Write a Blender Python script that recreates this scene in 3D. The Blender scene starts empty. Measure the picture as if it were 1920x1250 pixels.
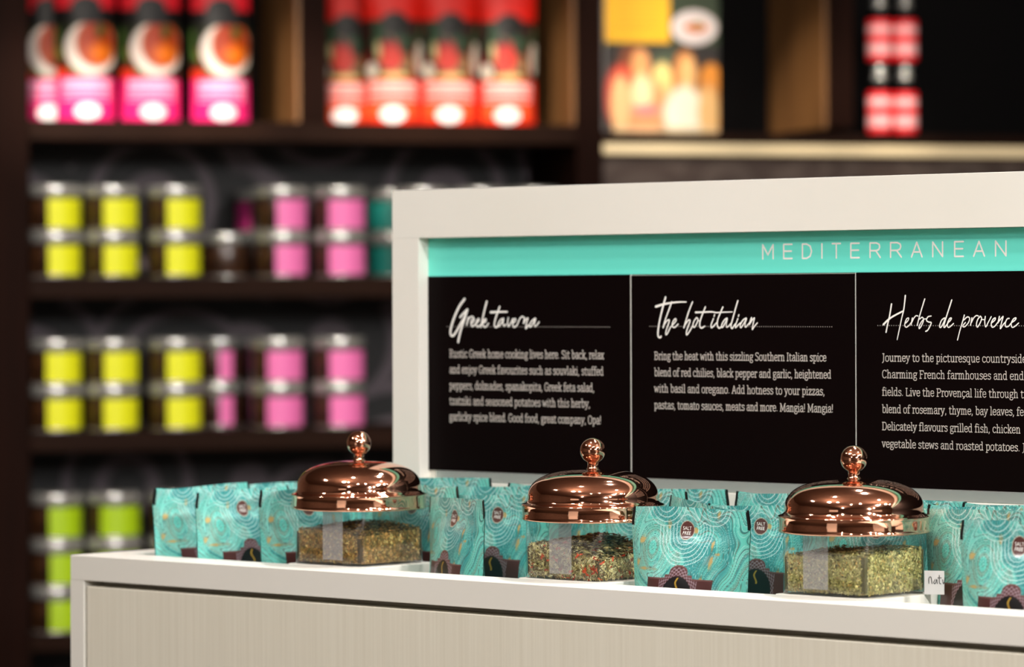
import bpy, bmesh, math, random
import numpy as np
from mathutils import Vector, Matrix

random.seed(7)
RNG = np.random.RandomState(11)
D2R = math.pi / 180
S = bpy.context.scene
COL = S.collection

# ------------------------------------------------------------------ camera, world, lights, exposure
FOC = 7000.0                      # focal length in pixels of the 1920 px wide frame
HOR = 561.0                       # row of the horizon
TH = 41.7 * D2R                   # the counter runs at this angle to the picture plane
ROLL = 0.0037
RIGHT = Vector((math.cos(TH), math.sin(TH), 0)); FWD = Vector((-math.sin(TH), math.cos(TH), 0)); UP = Vector((0, 0, 1))
CR = RIGHT * math.cos(ROLL) - UP * math.sin(ROLL)
CU = UP * math.cos(ROLL) + RIGHT * math.sin(ROLL)
def ray(px, py):
    return FWD + CR * ((px - 960) / FOC) - CU * ((py - HOR) / FOC)
RIM = 0.90                        # height of the counter's rim
CAM = Vector((0, 0, RIM)) - ray(132, 1040) * 4.067

cd = bpy.data.cameras.new('camera'); cam = bpy.data.objects.new('camera', cd); COL.objects.link(cam)
cd.sensor_width = 36; cd.lens = FOC / 1920 * 36; cd.shift_y = -(625 - HOR) / 1920
cd.clip_start = 0.1; cd.clip_end = 60
cam.matrix_world = Matrix(((CR.x, CU.x, -FWD.x, CAM.x), (CR.y, CU.y, -FWD.y, CAM.y), (CR.z, CU.z, -FWD.z, CAM.z), (0, 0, 0, 1)))
cd.dof.use_dof = True; cd.dof.focus_distance = 3.62; cd.dof.aperture_fstop = 5.4
S.camera = cam

W = bpy.data.worlds.new('world'); S.world = W; W.use_nodes = True
W.node_tree.nodes['Background'].inputs[0].default_value = (1.0, 0.86, 0.72, 1)
W.node_tree.nodes['Background'].inputs[1].default_value = 0.05

S.view_settings.view_transform = 'Standard'; S.view_settings.look = 'None'
S.view_settings.exposure = 0.0; S.view_settings.gamma = 1.0; S.view_settings.use_curve_mapping = False

def area(name, loc, aim, power, size, color=(1, 0.9, 0.78), spread=180):
    l = bpy.data.lights.new(name, 'AREA'); l.shape = 'DISK'; l.size = size; l.energy = power; l.color = color
    l.spread = spread * D2R
    o = bpy.data.objects.new(name, l); COL.objects.link(o); o.location = loc
    o.rotation_euler = (Vector(aim) - Vector(loc)).to_track_quat('-Z', 'Y').to_euler()
    return o
def spot(name, loc, aim, power, angle, blend=0.6, r=0.04, color=(1, 0.9, 0.78)):
    l = bpy.data.lights.new(name, 'SPOT'); l.energy = power; l.color = color
    l.spot_size = angle * D2R; l.spot_blend = blend; l.shadow_soft_size = r
    o = bpy.data.objects.new(name, l); COL.objects.link(o); o.location = loc
    o.rotation_euler = (Vector(aim) - Vector(loc)).to_track_quat('-Z', 'Y').to_euler()
    return o

CEIL = 3.0
# the shelving wall: its own frame (B along the wall, N into it)
PHI = 17 * D2R
SB = RIGHT * math.cos(PHI) + FWD * math.sin(PHI)
SN = -RIGHT * math.sin(PHI) + FWD * math.cos(PHI)
SP0 = CAM + ray(56, 500) * 7.8
def shelf(px, py, n=0.0):         # point of the plane n behind the shelf fronts seen at a pixel -> (b, z)
    r = ray(px, py); p0 = SP0 + SN * n
    t = (p0 - CAM).dot(SN) / r.dot(SN); p = CAM + r * t
    return (p - SP0).dot(SB), p.z
def sw(b, n, z):
    p = SP0 + SB * b + SN * n
    return Vector((p.x, p.y, z))

# lamps of the ceiling: a far one across the shop, the ones over the counter and the shelves, the rest of the shop, plus added fill
NEUT = (1.0, 0.98, 0.965)
spot('key_lamp', (7.0, -3.1, 2.60), (0.7, 0.3, 1.18), 600, 21, 1.0, 0.11, NEUT)
area('over_lamp', (0.95, 0.62, 2.9), (0.95, 0.1, 0.9), 30, 0.12, NEUT)
area('aisle_lamp', (3.7, -0.45, 2.45), (0.3, 0.3, 1.1), 70, 0.14, NEUT)
area('left_lamp', (-0.9, -1.6, 2.9), (0.4, 0.1, 1.0), 3, 0.12, NEUT)
area('camera_side_lamp', (2.4, -2.2, 2.9), (0.8, 0.1, 0.9), 4, 0.12, NEUT)
for px in (72, 165, 285, 415, 648, 742, 845, 955, 1190, 1290, 1500, 1672):
    bb, zz = shelf(px, 215)
    spot('shelf_spot', sw(bb - 0.62, -1.9, 2.85), sw(bb, 0.04, zz), (250 if px < 600 else 175) if px < 1150 else (130 if px < 1600 else 240), 7.6, 1.0, 0.03)
for px, py in ((1195, 40), (1300, 40), (1672, 85)):
    bb, zz = shelf(px, py)
    spot('upper_spot', sw(bb - 0.62, -1.9, 2.85), sw(bb, 0.04, zz), 150, 7.6, 1.0, 0.03)
for px in (528, 1050, 1500):
    bb, zz = shelf(px, 222, 0.2)
    spot('side_spot', sw(bb - 1.5, -1.9, 2.85), sw(bb + 0.02, 0.2, zz), 260, 7.5, 1.0, 0.03)
for b in (-0.15, 0.45, 1.2):
    spot('shelf_wash', sw(b - 0.6, -2.2, 2.85), sw(b + 0.15, 0.05, 1.05), 88, 44, 0.8, 0.05)
for b, n in ((-0.7, -4.4), (0.5, -3.6), (-1.6, -5.6), (0.9, -5.6), (1.9, -4.4), (2.9, -5.6), (-0.4, -6.9), (1.4, -7.4), (2.6, -7.2), (3.6, -3.8), (-2.4, -3.6)):
    area('shop_lamp', sw(b, n, 2.95), sw(b, n, 0), 11, 0.10, NEUT)
for b, n in ((-1.5, -5.0), (1.5, -6.5), (3.5, -5.0), (-3.0, -8.0), (1.0, -9.5)):  # added point lights, brighten ceiling and walls for the copper's reflections
    l = bpy.data.lights.new('fill_light', 'POINT'); l.energy = 56; l.shadow_soft_size = 0.08; l.color = (1, 0.95, 0.90)
    o = bpy.data.objects.new('fill_light', l); COL.objects.link(o); o.location = sw(b, n, 2.45)

# ------------------------------------------------------------------ materials
def lin(c):
    return tuple(((x / 255) / 12.92 if x / 255 <= 0.04045 else ((x / 255 + 0.055) / 1.055) ** 2.4) for x in c)
def nlin(a):
    a = np.clip(a, 0, 255) / 255
    return np.where(a <= 0.04045, a / 12.92, ((a + 0.055) / 1.055) ** 2.4)
def mat(name, rgb=(200, 200, 200), rough=0.5, metal=0.0, spec=0.5, noise=None, attr=False, coat=0.0, emit=None, bump=None):
    m = bpy.data.materials.new(name); m.use_nodes = True
    nt = m.node_tree; p = nt.nodes['Principled BSDF']
    p.inputs['Base Color'].default_value = (*lin(rgb), 1)
    p.inputs['Roughness'].default_value = rough; p.inputs['Metallic'].default_value = metal
    p.inputs['Specular IOR Level'].default_value = spec; p.inputs['Coat Weight'].default_value = coat
    p.inputs['Coat Roughness'].default_value = 0.12
    if attr:
        a = nt.nodes.new('ShaderNodeVertexColor'); a.layer_name = 'print'
        nt.links.new(a.outputs['Color'], p.inputs['Base Color'])
    if noise:                      # (other colour, scale vector, amount of contrast)
        rgb2, sc, sharp = noise
        tc = nt.nodes.new('ShaderNodeTexCoord'); mp = nt.nodes.new('ShaderNodeMapping'); mp.inputs['Scale'].default_value = sc
        nz = nt.nodes.new('ShaderNodeTexNoise'); nz.inputs['Scale'].default_value = 1; nz.inputs['Detail'].default_value = 5
        cr = nt.nodes.new('ShaderNodeValToRGB'); cr.color_ramp.elements[0].position = 0.5 - sharp; cr.color_ramp.elements[1].position = 0.5 + sharp
        cr.color_ramp.elements[0].color = (*lin(rgb2), 1); cr.color_ramp.elements[1].color = (*lin(rgb), 1)
        L = nt.links.new; L(tc.outputs['Object'], mp.inputs[0]); L(mp.outputs[0], nz.inputs['Vector']); L(nz.outputs[0], cr.inputs[0]); L(cr.outputs[0], p.inputs['Base Color'])
        if bump:
            bp = nt.nodes.new('ShaderNodeBump'); bp.inputs['Strength'].default_value = bump; bp.inputs['Distance'].default_value = 0.001
            L(nz.outputs[0], bp.inputs['Height']); L(bp.outputs[0], p.inputs['Normal'])
    if emit:
        p.inputs['Emission Color'].default_value = (*lin(emit[0]), 1); p.inputs['Emission Strength'].default_value = emit[1]
    return m
def glassy(name, tint=(0.93, 0.97, 0.96), ior=1.45, rough=0.02, frost=0.0):
    m = bpy.data.materials.new(name); m.use_nodes = True; nt = m.node_tree; nt.nodes.clear()
    out = nt.nodes.new('ShaderNodeOutputMaterial'); tr = nt.nodes.new('ShaderNodeBsdfTransparent'); gl = nt.nodes.new('ShaderNodeBsdfGlossy')
    mx = nt.nodes.new('ShaderNodeMixShader'); lw = nt.nodes.new('ShaderNodeLayerWeight'); pw = nt.nodes.new('ShaderNodeMath'); pw.operation = 'POWER'; pw.inputs[1].default_value = 5
    fr = nt.nodes.new('ShaderNodeMath'); fr.operation = 'MULTIPLY_ADD'; r0 = ((ior - 1) / (ior + 1)) ** 2; fr.inputs[1].default_value = 1 - r0; fr.inputs[2].default_value = r0
    nt.links.new(lw.outputs['Facing'], pw.inputs[0]); nt.links.new(pw.outputs[0], fr.inputs[0])
    tr.inputs[0].default_value = (*tint, 1); gl.inputs['Roughness'].default_value = rough
    L = nt.links.new; L(fr.outputs[0], mx.inputs[0]); L(tr.outputs[0], mx.inputs[1]); L(gl.outputs[0], mx.inputs[2])
    if frost:
        df = nt.nodes.new('ShaderNodeBsdfDiffuse'); df.inputs[0].default_value = (0.75, 0.74, 0.74, 1); m2 = nt.nodes.new('ShaderNodeMixShader'); m2.inputs[0].default_value = frost
        L(mx.outputs[0], m2.inputs[1]); L(df.outputs[0], m2.inputs[2]); L(m2.outputs[0], out.inputs[0])
    else:
        L(mx.outputs[0], out.inputs[0])
    return m
def damask(name, dark, light, scale, rough=0.6):
    m = bpy.data.materials.new(name); m.use_nodes = True; nt = m.node_tree; p = nt.nodes['Principled BSDF']; L = nt.links.new
    tc = nt.nodes.new('ShaderNodeTexCoord'); mp = nt.nodes.new('ShaderNodeMapping'); mp.inputs['Scale'].default_value = (scale, scale, scale)
    vo = nt.nodes.new('ShaderNodeTexVoronoi'); vo.inputs['Scale'].default_value = 1; vo.inputs['Randomness'].default_value = 0.55
    mu = nt.nodes.new('ShaderNodeMath'); mu.operation = 'MULTIPLY'; mu.inputs[1].default_value = 30
    sn = nt.nodes.new('ShaderNodeMath'); sn.operation = 'SINE'
    cr = nt.nodes.new('ShaderNodeValToRGB'); cr.color_ramp.elements[0].color = (*lin(dark), 1); cr.color_ramp.elements[1].color = (*lin(light), 1)
    cr.color_ramp.elements[0].position = 0.3; cr.color_ramp.elements[1].position = 0.7
    L(tc.outputs['Object'], mp.inputs[0]); L(mp.outputs[0], vo.inputs['Vector']); L(vo.outputs['Distance'], mu.inputs[0]); L(mu.outputs[0], sn.inputs[0]); L(sn.outputs[0], cr.inputs[0]); L(cr.outputs[0], p.inputs['Base Color'])
    p.inputs['Roughness'].default_value = rough
    return m

M = {}
M['white'] = mat('white_lacquer', (228, 225, 216), 0.38, noise=((221, 218, 207), (3, 3, 3), 0.25))
M['white_grain'] = mat('white_woodgrain_laminate', (222, 217, 200), 0.5, noise=((214, 208, 190), (320, 320, 5), 0.22), bump=0.05)
M['teal'] = mat('teal_vinyl', (106, 226, 208), 0.45)
M['black_panel'] = mat('black_printed_panel', (11, 5, 5), 0.45, spec=0.04)
M['ink_white'] = mat('white_ink', (240, 238, 232), 0.6)
M['ink_grey'] = mat('grey_ink', (200, 192, 184), 0.6)
M['ink_dot'] = mat('dim_dotted_ink', (150, 142, 136), 0.6)
M['edge'] = mat('pale_acrylic_edge', (205, 205, 198), 0.3)
M['strip'] = glassy('clear_acrylic_holder', (0.62, 0.70, 0.66), 1.6, 0.15, 0.25)
M['copper'] = mat('polished_copper', (252, 190, 160), 0.06, 1.0)
M['glass'] = glassy('clear_glass', (0.972, 0.99, 0.985), 1.5)
M['frost'] = glassy('translucent_strip', (0.92, 0.92, 0.92), 1.4, 0.2, 0.17)
M['herb'] = mat('dried_herb_flakes', rough=0.8, attr=True, spec=0.2)
M['pouch'] = mat('printed_foil_pouch', rough=0.38, attr=True, spec=0.5, coat=0.25)
M['bag'] = mat('printed_food_bag', rough=0.5, attr=True, spec=0.3)
M['flatprint'] = mat('printed_card', rough=0.5, attr=True)
M['wood'] = mat('dark_stained_wood', (32, 14, 8), 0.6, spec=0.04, noise=((22, 10, 6), (40, 40, 2.5), 0.3))
M['woodh'] = mat('dark_stained_shelf_wood', (40, 21, 11), 0.55, spec=0.06, noise=((27, 14, 8), (4, 4, 60), 0.3))
M['warmwood'] = mat('warm_side_wood', (150, 104, 58), 0.5, noise=((112, 74, 40), (30, 30, 3), 0.3))
M['back'] = damask('black_damask_back', (7, 5, 5), (92, 80, 86), 3.2)
M['brownback'] = damask('brown_damask_back', (64, 48, 40), (80, 66, 58), 4.5)
M['led'] = mat('led_strip_diffuser', (210, 190, 150), 0.4, emit=((222, 196, 150), 0.5))
M['silver'] = mat('brushed_silver_lid', (205, 204, 198), 0.27, 0.75)
M['jarbrown'] = mat('brown_spice_in_jar', (74, 44, 24), 0.35, noise=((22, 12, 8), (60, 60, 60), 0.15), coat=0.5)
M['yellow'] = mat('yellow_label', (238, 240, 18), 0.5)
M['lime'] = mat('lime_label', (172, 208, 6), 0.5)
M['pink'] = mat('pink_label', (240, 118, 182), 0.5)
M['magenta'] = mat('magenta_label', (170, 40, 110), 0.5)
M['tealdark'] = mat('dark_teal_label', (14, 110, 100), 0.5)
M['black'] = mat('black_plastic', (4, 2, 2), 0.5, spec=0.08)
M['redlabel'] = mat('red_label', (250, 34, 44), 0.4)
M['palelabel'] = mat('pale_label_print', (252, 190, 190), 0.4)
M['wall'] = mat('dark_shop_wall', (150, 124, 106), 0.7, noise=((120, 96, 80), (2, 2, 2), 0.3))
M['ceiling'] = mat('brown_ceiling', (150, 126, 110), 0.8, noise=((136, 112, 98), (2, 2, 2), 0.3))
M['floor'] = mat('brown_floor', (74, 58, 46), 0.4, noise=((58, 44, 34), (1, 12, 1), 0.3))
M['card'] = mat('white_card', (225, 222, 222), 0.6)

# ------------------------------------------------------------------ helpers
def link(name, me, parent=None):
    o = bpy.data.objects.new(name, me); COL.objects.link(o)
    if parent: o.parent = parent
    return o
def tag(o, label, cat=None, group=None, kind=None):
    if label: o['label'] = label
    if cat: o['category'] = cat
    if group: o['group'] = group
    if kind: o['kind'] = kind
    return o
def thing(name, label, cat, loc=(0, 0, 0), rz=0, group=None):
    o = bpy.data.objects.new(name, None); COL.objects.link(o); o.location = loc; o.rotation_euler = (0, 0, rz)
    o.empty_display_size = 0.05
    return tag(o, label, cat, group)
class MB:
    def __init__(s): s.v = []; s.f = []
    def box(s, lo, hi, fr=None):
        n = len(s.v)
        for x, y, z in ((0, 0, 0), (1, 0, 0), (1, 1, 0), (0, 1, 0), (0, 0, 1), (1, 0, 1), (1, 1, 1), (0, 1, 1)):
            p = (hi[0] if x else lo[0], hi[1] if y else lo[1], hi[2] if z else lo[2])
            s.v.append(tuple(fr(*p)) if fr else p)
        for q in ((0, 3, 2, 1), (4, 5, 6, 7), (0, 1, 5, 4), (1, 2, 6, 5), (2, 3, 7, 6), (3, 0, 4, 7)): s.f.append(tuple(n + i for i in q))
        return s
    def lathe(s, prof, seg=48, c=(0, 0, 0)):
        n = len(s.v); k = len(prof)
        for i in range(seg):
            a = 2 * math.pi * i / seg
            for r, z in prof: s.v.append((c[0] + r * math.cos(a), c[1] + r * math.sin(a), c[2] + z))
        for i in range(seg):
            j = (i + 1) % seg
            for q in range(k - 1): s.f.append((n + i * k + q, n + j * k + q, n + j * k + q + 1, n + i * k + q + 1))
        return s
    def prism(s, loop, z0, z1, caps=True):
        n = len(s.v); k = len(loop)
        for x, y in loop: s.v.append((x, y, z0))
        for x, y in loop: s.v.append((x, y, z1))
        for i in range(k):
            j = (i + 1) % k; s.f.append((n + i, n + j, n + k + j, n + k + i))
        if caps: s.f.append(tuple(n + i for i in reversed(range(k)))); s.f.append(tuple(n + k + i for i in range(k)))
        return s
    def ribbon(s, pts, w, at):          # flat stroke in a plane; pts (x, y); w number or list; at(x, y, k) -> point
        P = [Vector(p) for p in pts]; ws = w if isinstance(w, (list, tuple, np.ndarray)) else [w] * len(P)
        for i in range(len(P) - 1):
            d = P[i + 1] - P[i]
            if d.length < 1e-9: continue
            d.normalize(); nn = Vector((-d.y, d.x)); n = len(s.v); a, b = ws[i] / 2, ws[i + 1] / 2
            for q in (P[i] - nn * a, P[i + 1] - nn * b, P[i + 1] + nn * b, P[i] + nn * a): s.v.append(at(q.x, q.y, 0))
            s.f.append((n, n + 1, n + 2, n + 3))
        for i, p in enumerate(P):
            n = len(s.v); r = ws[i] / 2
            for k in range(7): s.v.append(at(p.x + r * math.cos(k * 2 * math.pi / 7), p.y + r * math.sin(k * 2 * math.pi / 7), 1))
            s.f.append(tuple(range(n, n + 7)))
        return s
    def obj(s, name, m, parent=None, smooth=False, bevel=0, seg=2, weld=False):
        me = bpy.data.meshes.new(name); me.from_pydata([tuple(v) for v in s.v], [], s.f); me.update()
        if weld:
            bm = bmesh.new(); bm.from_mesh(me); bmesh.ops.remove_doubles(bm, verts=bm.verts, dist=1e-6); bmesh.ops.recalc_face_normals(bm, faces=bm.faces); bm.to_mesh(me); bm.free()
        me.materials.append(m)
        if smooth: me.polygons.foreach_set('use_smooth', [True] * len(me.polygons))
        o = link(name, me, parent)
        if bevel:
            b = o.modifiers.new('bevel', 'BEVEL'); b.width = bevel; b.segments = seg; b.limit_method = 'ANGLE'
        return o
def box(name, lo, hi, m, parent=None, fr=None, bevel=0.0):
    return MB().box(lo, hi, fr).obj(name, m, parent, bevel=bevel)
def copy_tree(o, parent=None):
    c = o.copy(); COL.objects.link(c)
    if parent: c.parent = parent
    for ch in o.children: copy_tree(ch, c)
    return c
def catmull(P, n=6):
    P = [np.array(p, float) for p in P]; Q = [2 * P[0] - P[1]] + P + [2 * P[-1] - P[-2]]; out = []
    for i in range(1, len(Q) - 2):
        for k in range(n):
            t = k / n; a, b, c, d = Q[i - 1], Q[i], Q[i + 1], Q[i + 2]
            out.append(0.5 * ((2 * b) + (c - a) * t + (2 * a - 5 * b + 4 * c - d) * t * t + (3 * b - a - 3 * c + d) * t ** 3))
    out.append(P[-1]); return out
def noise2(x, y, seed):             # smooth value noise on arrays
    r = np.random.RandomState(seed).rand(64, 64)
    xi = np.floor(x).astype(int); yi = np.floor(y).astype(int); fx = x - xi; fy = y - yi
    fx = fx * fx * (3 - 2 * fx); fy = fy * fy * (3 - 2 * fy); g = lambda a, b: r[a % 64, b % 64]
    return (g(xi, yi) * (1 - fx) + g(xi + 1, yi) * fx) * (1 - fy) + (g(xi, yi + 1) * (1 - fx) + g(xi + 1, yi + 1) * fx) * fy
def fbm(x, y, seed, o=4):
    s = 0; a = 0.5
    for k in range(o): s = s + a * noise2(x * 2 ** k, y * 2 ** k, seed + k); a *= 0.5
    return s
def sst(a, b, x):
    t = np.clip((x - a) / (b - a), 0, 1); return t * t * (3 - 2 * t)
def mixc(c, col, k):
    return c * (1 - k[..., None]) + np.array(col, float) * k[..., None]
def grid_mesh(name, V, C, m, closed=False):
    """V (ny,nx,3) points, C (ny,nx,3) sRGB print"""
    ny, nx = V.shape[:2]; me = bpy.data.meshes.new(name)
    idx = np.arange(ny * nx).reshape(ny, nx)
    F = np.stack([idx[:-1, :-1], idx[:-1, 1:], idx[1:, 1:], idx[1:, :-1]], -1).reshape(-1, 4)
    me.vertices.add(ny * nx); me.vertices.foreach_set('co', V.reshape(-1).astype(np.float32))
    me.loops.add(F.size); me.loops.foreach_set('vertex_index', F.reshape(-1).astype(np.int32))
    me.polygons.add(len(F)); me.polygons.foreach_set('loop_start', (np.arange(len(F)) * 4).astype(np.int32))
    me.polygons.foreach_set('use_smooth', np.ones(len(F), bool))
    me.update(); me.validate()
    if C is not None:
        a = me.color_attributes.new('print', 'FLOAT_COLOR', 'POINT')
        a.data.foreach_set('color', np.concatenate([nlin(C), np.ones((ny, nx, 1))], -1).reshape(-1).astype(np.float32))
    me.materials.append(m); return me

# ------------------------------------------------------------------ the shop
def struct(name, lo, hi, m, fr):
    o = box(name, lo, hi, m, fr=fr); o['kind'] = 'structure'; return o
struct('floor', (-7, -12, -0.1), (7, 1.0, 0), M['floor'], sw)
struct('ceiling', (-7, -12, CEIL), (7, 1.0, CEIL + 0.1), M['ceiling'], sw)
struct('wall_back', (-7, 0.62, 0), (7, 0.72, CEIL), M['wall'], sw)
struct('wall_front', (-7, -12.1, 0), (7, -12, CEIL), M['wall'], sw)
struct('wall_left', (-7.1, -12, 0), (-7, 0.72, CEIL), M['wall'], sw)
struct('wall_right', (7, -12, 0), (7.1, 0.72, CEIL), M['wall'], sw)

# ------------------------------------------------------------------ shelving
DEP = 0.36
unit = thing('shelving_unit', 'dark stained wooden shelving with lit food bags above rows of spice jars', 'shelving')
def bx(px, n=0): return shelf(px, 500, n)[0]
def zy(py, px=400, n=0): return shelf(px, py, n)[1]
bL, b1a, b1b, b2a, b2b, bR = bx(56), bx(566), bx(616), bx(1083), bx(1132), bx(2150)
ZT = 2.15
zA = zy(226, 300); zB = zy(520, 400); zC = zy(808, 300); zD = zy(1190, 100); zE = zD - 0.45
ul = box('upright', (bL - 0.30, 0, 0), (bL, DEP, ZT), M['wood'], unit, sw, 0.003)
box('upright', (b1a, 0, zA), (b1b, DEP, ZT), M['wood'], unit, sw, 0.003)
box('upright', (b2a, 0, 0), (b2b, DEP, ZT), M['wood'], unit, sw, 0.003)
b3a, b3b = bx(1556), bx(1602)
box('upright', (b3a, 0, zA), (b3b, DEP, ZT), M['wood'], unit, sw, 0.003)
box('upright', (bR, 0, 0), (bR + 0.06, DEP, ZT), M['wood'], unit, sw, 0.003)
for lo, hi in ((b1a, b1a), (b2a, b2a), (b3a, b3a)):
    box('side_panel', (lo - 0.008, 0.012, zA), (lo - 0.0005, DEP - 0.002, ZT - 0.03), M['warmwood'], unit, sw)
fA = zA - 0.042
box('shelf', (bL, 0, fA), (b1a, DEP, zA), M['woodh'], unit, sw, 0.002)
box('shelf', (b1a, 0, fA), (b2a, DEP, zA), M['woodh'], unit, sw, 0.002)
zR = zy(249, 1300); 
box('shelf', (b2b, 0, zR - 0.024), (bR, DEP, zR), M['woodh'], unit, sw, 0.002)
for z, h in ((zB, 0.042), (zC, 0.040), (zD, 0.034), (zE, 0.034)):
    box('shelf', (bL, 0, z - h), (b2a, DEP, z), M['woodh'], unit, sw, 0.002)
box('top_board', (bL - 0.3, 0, ZT), (bR + 0.06, DEP, ZT + 0.04), M['wood'], unit, sw, 0.003)
box('back_panel', (bL - 0.3, DEP, 0), (b2a, DEP + 0.02, fA), M['back'], unit, sw)
box('back_panel', (bL - 0.3, DEP, fA), (bR + 0.06, DEP + 0.02, ZT), M['black'], unit, sw)
led = box('light_strip', (b2b, -0.004, zR - 0.047), (bR, 0.02, zR - 0.025), M['led'], unit, sw, 0.002); led['label'] = 'pale glowing strip under the right shelf'
box('patterned_panel', (b2b, 0.03, 0), (bR, 0.06, zR - 0.0475), M['brownback'], unit, sw)

# jars on the shelves
JR, JH = 0.0600, 0.098
def jar_meshes():
    out = {}
    lid = [(0.001, 0.0), (JR - 0.002, 0.0), (JR, 0.003), (JR, 0.019), (JR - 0.001, 0.0225), (JR - 0.004, 0.0245), (JR - 0.012, 0.025), (0.0005, 0.025)]
    bod = [(0.001, 0.0), (JR - 0.008, 0.0), (JR - 0.004, 0.004), (JR - 0.004, 0.066), (JR - 0.006, 0.071), (JR - 0.006, 0.0725)]
    out['lid'] = MB().lathe(lid, 40).obj('lid', M['silver'], smooth=True).data
    out['body'] = MB().lathe(bod, 40).obj('jar_body', M['jarbrown'], smooth=True).data
    out['base'] = MB().lathe([(0.001, 0.0), (JR - 0.006, 0), (JR - 0.001, 0.003), (JR - 0.006, 0.006)], 40).obj('base_ring', M['silver'], smooth=True).data
    for o in list(COL.objects):
        if o.name.split('.')[0] in ('lid', 'jar_body', 'base_ring') and o.parent is None: bpy.data.objects.remove(o)
    return out
JM = jar_meshes()
toCam = math.atan2(-SN.y, -SN.x) - PHI    # direction back to the camera, as a world angle
def label_mesh(m, a0, a1):                # arc of label, angles measured to the viewer's right of the camera direction
    mb = MB(); n = 26; r = JR - 0.003
    for i in range(n + 1):
        a = (toCam) + (a0 + (a1 - a0) * i / n) * D2R
        for rr, z in ((r, 0.006), (r, 0.068)): mb.v.append((rr * math.cos(a), rr * math.sin(a), z))
    for i in range(n): mb.f.append((2 * i, 2 * i + 2, 2 * i + 3, 2 * i + 1))
    o = mb.obj('label_wrap', m, smooth=True); me = o.data; bpy.data.objects.remove(o); return me
LM = {}
def spice_jar(px, n, z, col, a0, label, group, a1=None):
    b, _ = shelf(px, 500, n)
    p = sw(b, n, z + 0.0004)
    t = thing('spice_canister', label, 'jar', p, random.uniform(-1.5, 1.5) * D2R, group)
    key = (col, a0, a1)
    if key not in LM: LM[key] = label_mesh(M[col], a0, a1 if a1 is not None else a0 + 200)
    o = link('jar_body', JM['body'], t)
    o = link('label_wrap', LM[key], t)
    o = link('base_ring', JM['base'], t)
    o = link('lid', JM['lid'], t); o.location = (0, 0, 0.0725)
    return t
tc_ = {'yellow': 'yellow', 'lime': 'lime green', 'pink': 'pink', 'magenta': 'magenta', 'tealdark': 'dark teal'}
lev2 = ['bottom', 'top']; lev3 = ['bottom', 'middle', 'top']
row_nm = {'B': 'upper jar shelf', 'C': 'middle jar shelf', 'D': 'lowest jar shelf'}
def stack(px, n, z, col, a0, cnt, row, where, levels=None, a1=None, hl=None):
    for k in range(cnt):
        lv = '' if cnt == 1 else (lev2 if cnt == 2 else lev3)[k] + ' of '
        spice_jar(px, n, z + k * (JH + 0.0002), col, a0, f"{tc_[col]} labelled {'jar, ' + lv if lv else 'jar '}{where}, {row_nm[row]}", 'spice jars on the dark shelves', a1)
fr_ = JR + 0.012
for px, w in ((101, 'stack beside the left upright'), (208, 'second stack from the upright'), (326, 'third stack from the upright')):
    stack(px, fr_, zB, 'yellow', -9 if px > 150 else -4, 2, 'B', w, None)
    stack(px - (0 if px > 150 else 0), fr_, zC, 'yellow', -9, 2, 'C', w)
for px, w in ((101, 'stack beside the left upright'), (210, 'second stack from the upright'), (326, 'third stack from the upright')):
    stack(px, fr_, zD, 'lime', -22 if px == 210 else -4, 3, 'D', w)
stack(526, fr_, zB, 'pink', -5, 2, 'B', 'first pink stack after the gap')
stack(635, fr_, zB, 'pink', -18, 2, 'B', 'pink stack near the white board')
stack(518, fr_, zC, 'pink', -16, 2, 'C', 'first pink stack after the gap')
stack(632, fr_, zC, 'pink', -14, 2, 'C', 'pink stack near the white board')
stack(422, 0.20, zB, 'tealdark', 120, 1, 'B', 'alone, set back after the yellow stacks', None, 260)
stack(407, 0.20, zC, 'pink', 8, 2, 'C', 'stack set back after the yellow stacks', None, 40)
stack(492, 0.296, zB, 'magenta', -150, 2, 'B', 'stack behind the first pink stack', None, -20)
stack(480, 0.296, zC, 'magenta', -150, 2, 'C', 'stack behind the first pink stack', None, -20)
stack(738, 0.20, zB, 'tealdark', -150, 2, 'B', 'stack set back by the board edge', None, 60)
for px, w in ((790, 'first stack behind the board corner'), (898, 'second stack behind the board corner'), (1000, 'third stack behind the board corner')):
    stack(px, fr_, zB, 'tealdark', -5, 2, 'B', w)

# ---- stand-up bags, generic shape: x across, -y front, z up
def bag_surface(Wd, H, T, nx, ny, side, seed, topk=0.9):
    """side -1 front, +1 back. returns V (ny,nx,3), u, v arrays; v = 0 bottom .. 1 top"""
    u, v = np.meshgrid(np.linspace(0, 1, nx), np.linspace(0, 1, ny))
    s = 2 * u - 1
    tv = np.where(v < 0.18, 0.86 + 0.14 * np.sin(v / 0.18 * math.pi / 2), 1 - ((v - 0.18) / (topk - 0.18)).clip(0, 1) ** 1.5)
    tv = tv * (1 - sst(topk - 0.12, topk, v)) + 0.012
    prof = np.clip(1 - np.abs(s) ** 2.6, 0, 1)
    wn = (fbm(u * 3 + seed, v * 4, 40 + seed, 3) - 0.45) * 0.006 * np.minimum(tv * 3, 1) * prof
    y = side * (T * tv * prof + 0.0006) + side * wn
    w = Wd * (1 - 0.07 * tv) * (1 - 0.03 * sst(0.9, 1, v))
    x = s * w / 2
    z = v * H + 0.0016 * np.sin(s * 2 + seed) * sst(0.8, 1, v)
    if seed % 2: z = z - 0.0012 * (1 - s * s) * sst(0.85, 1, v)
    return np.stack([x, y, z], -1), u, v
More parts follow.
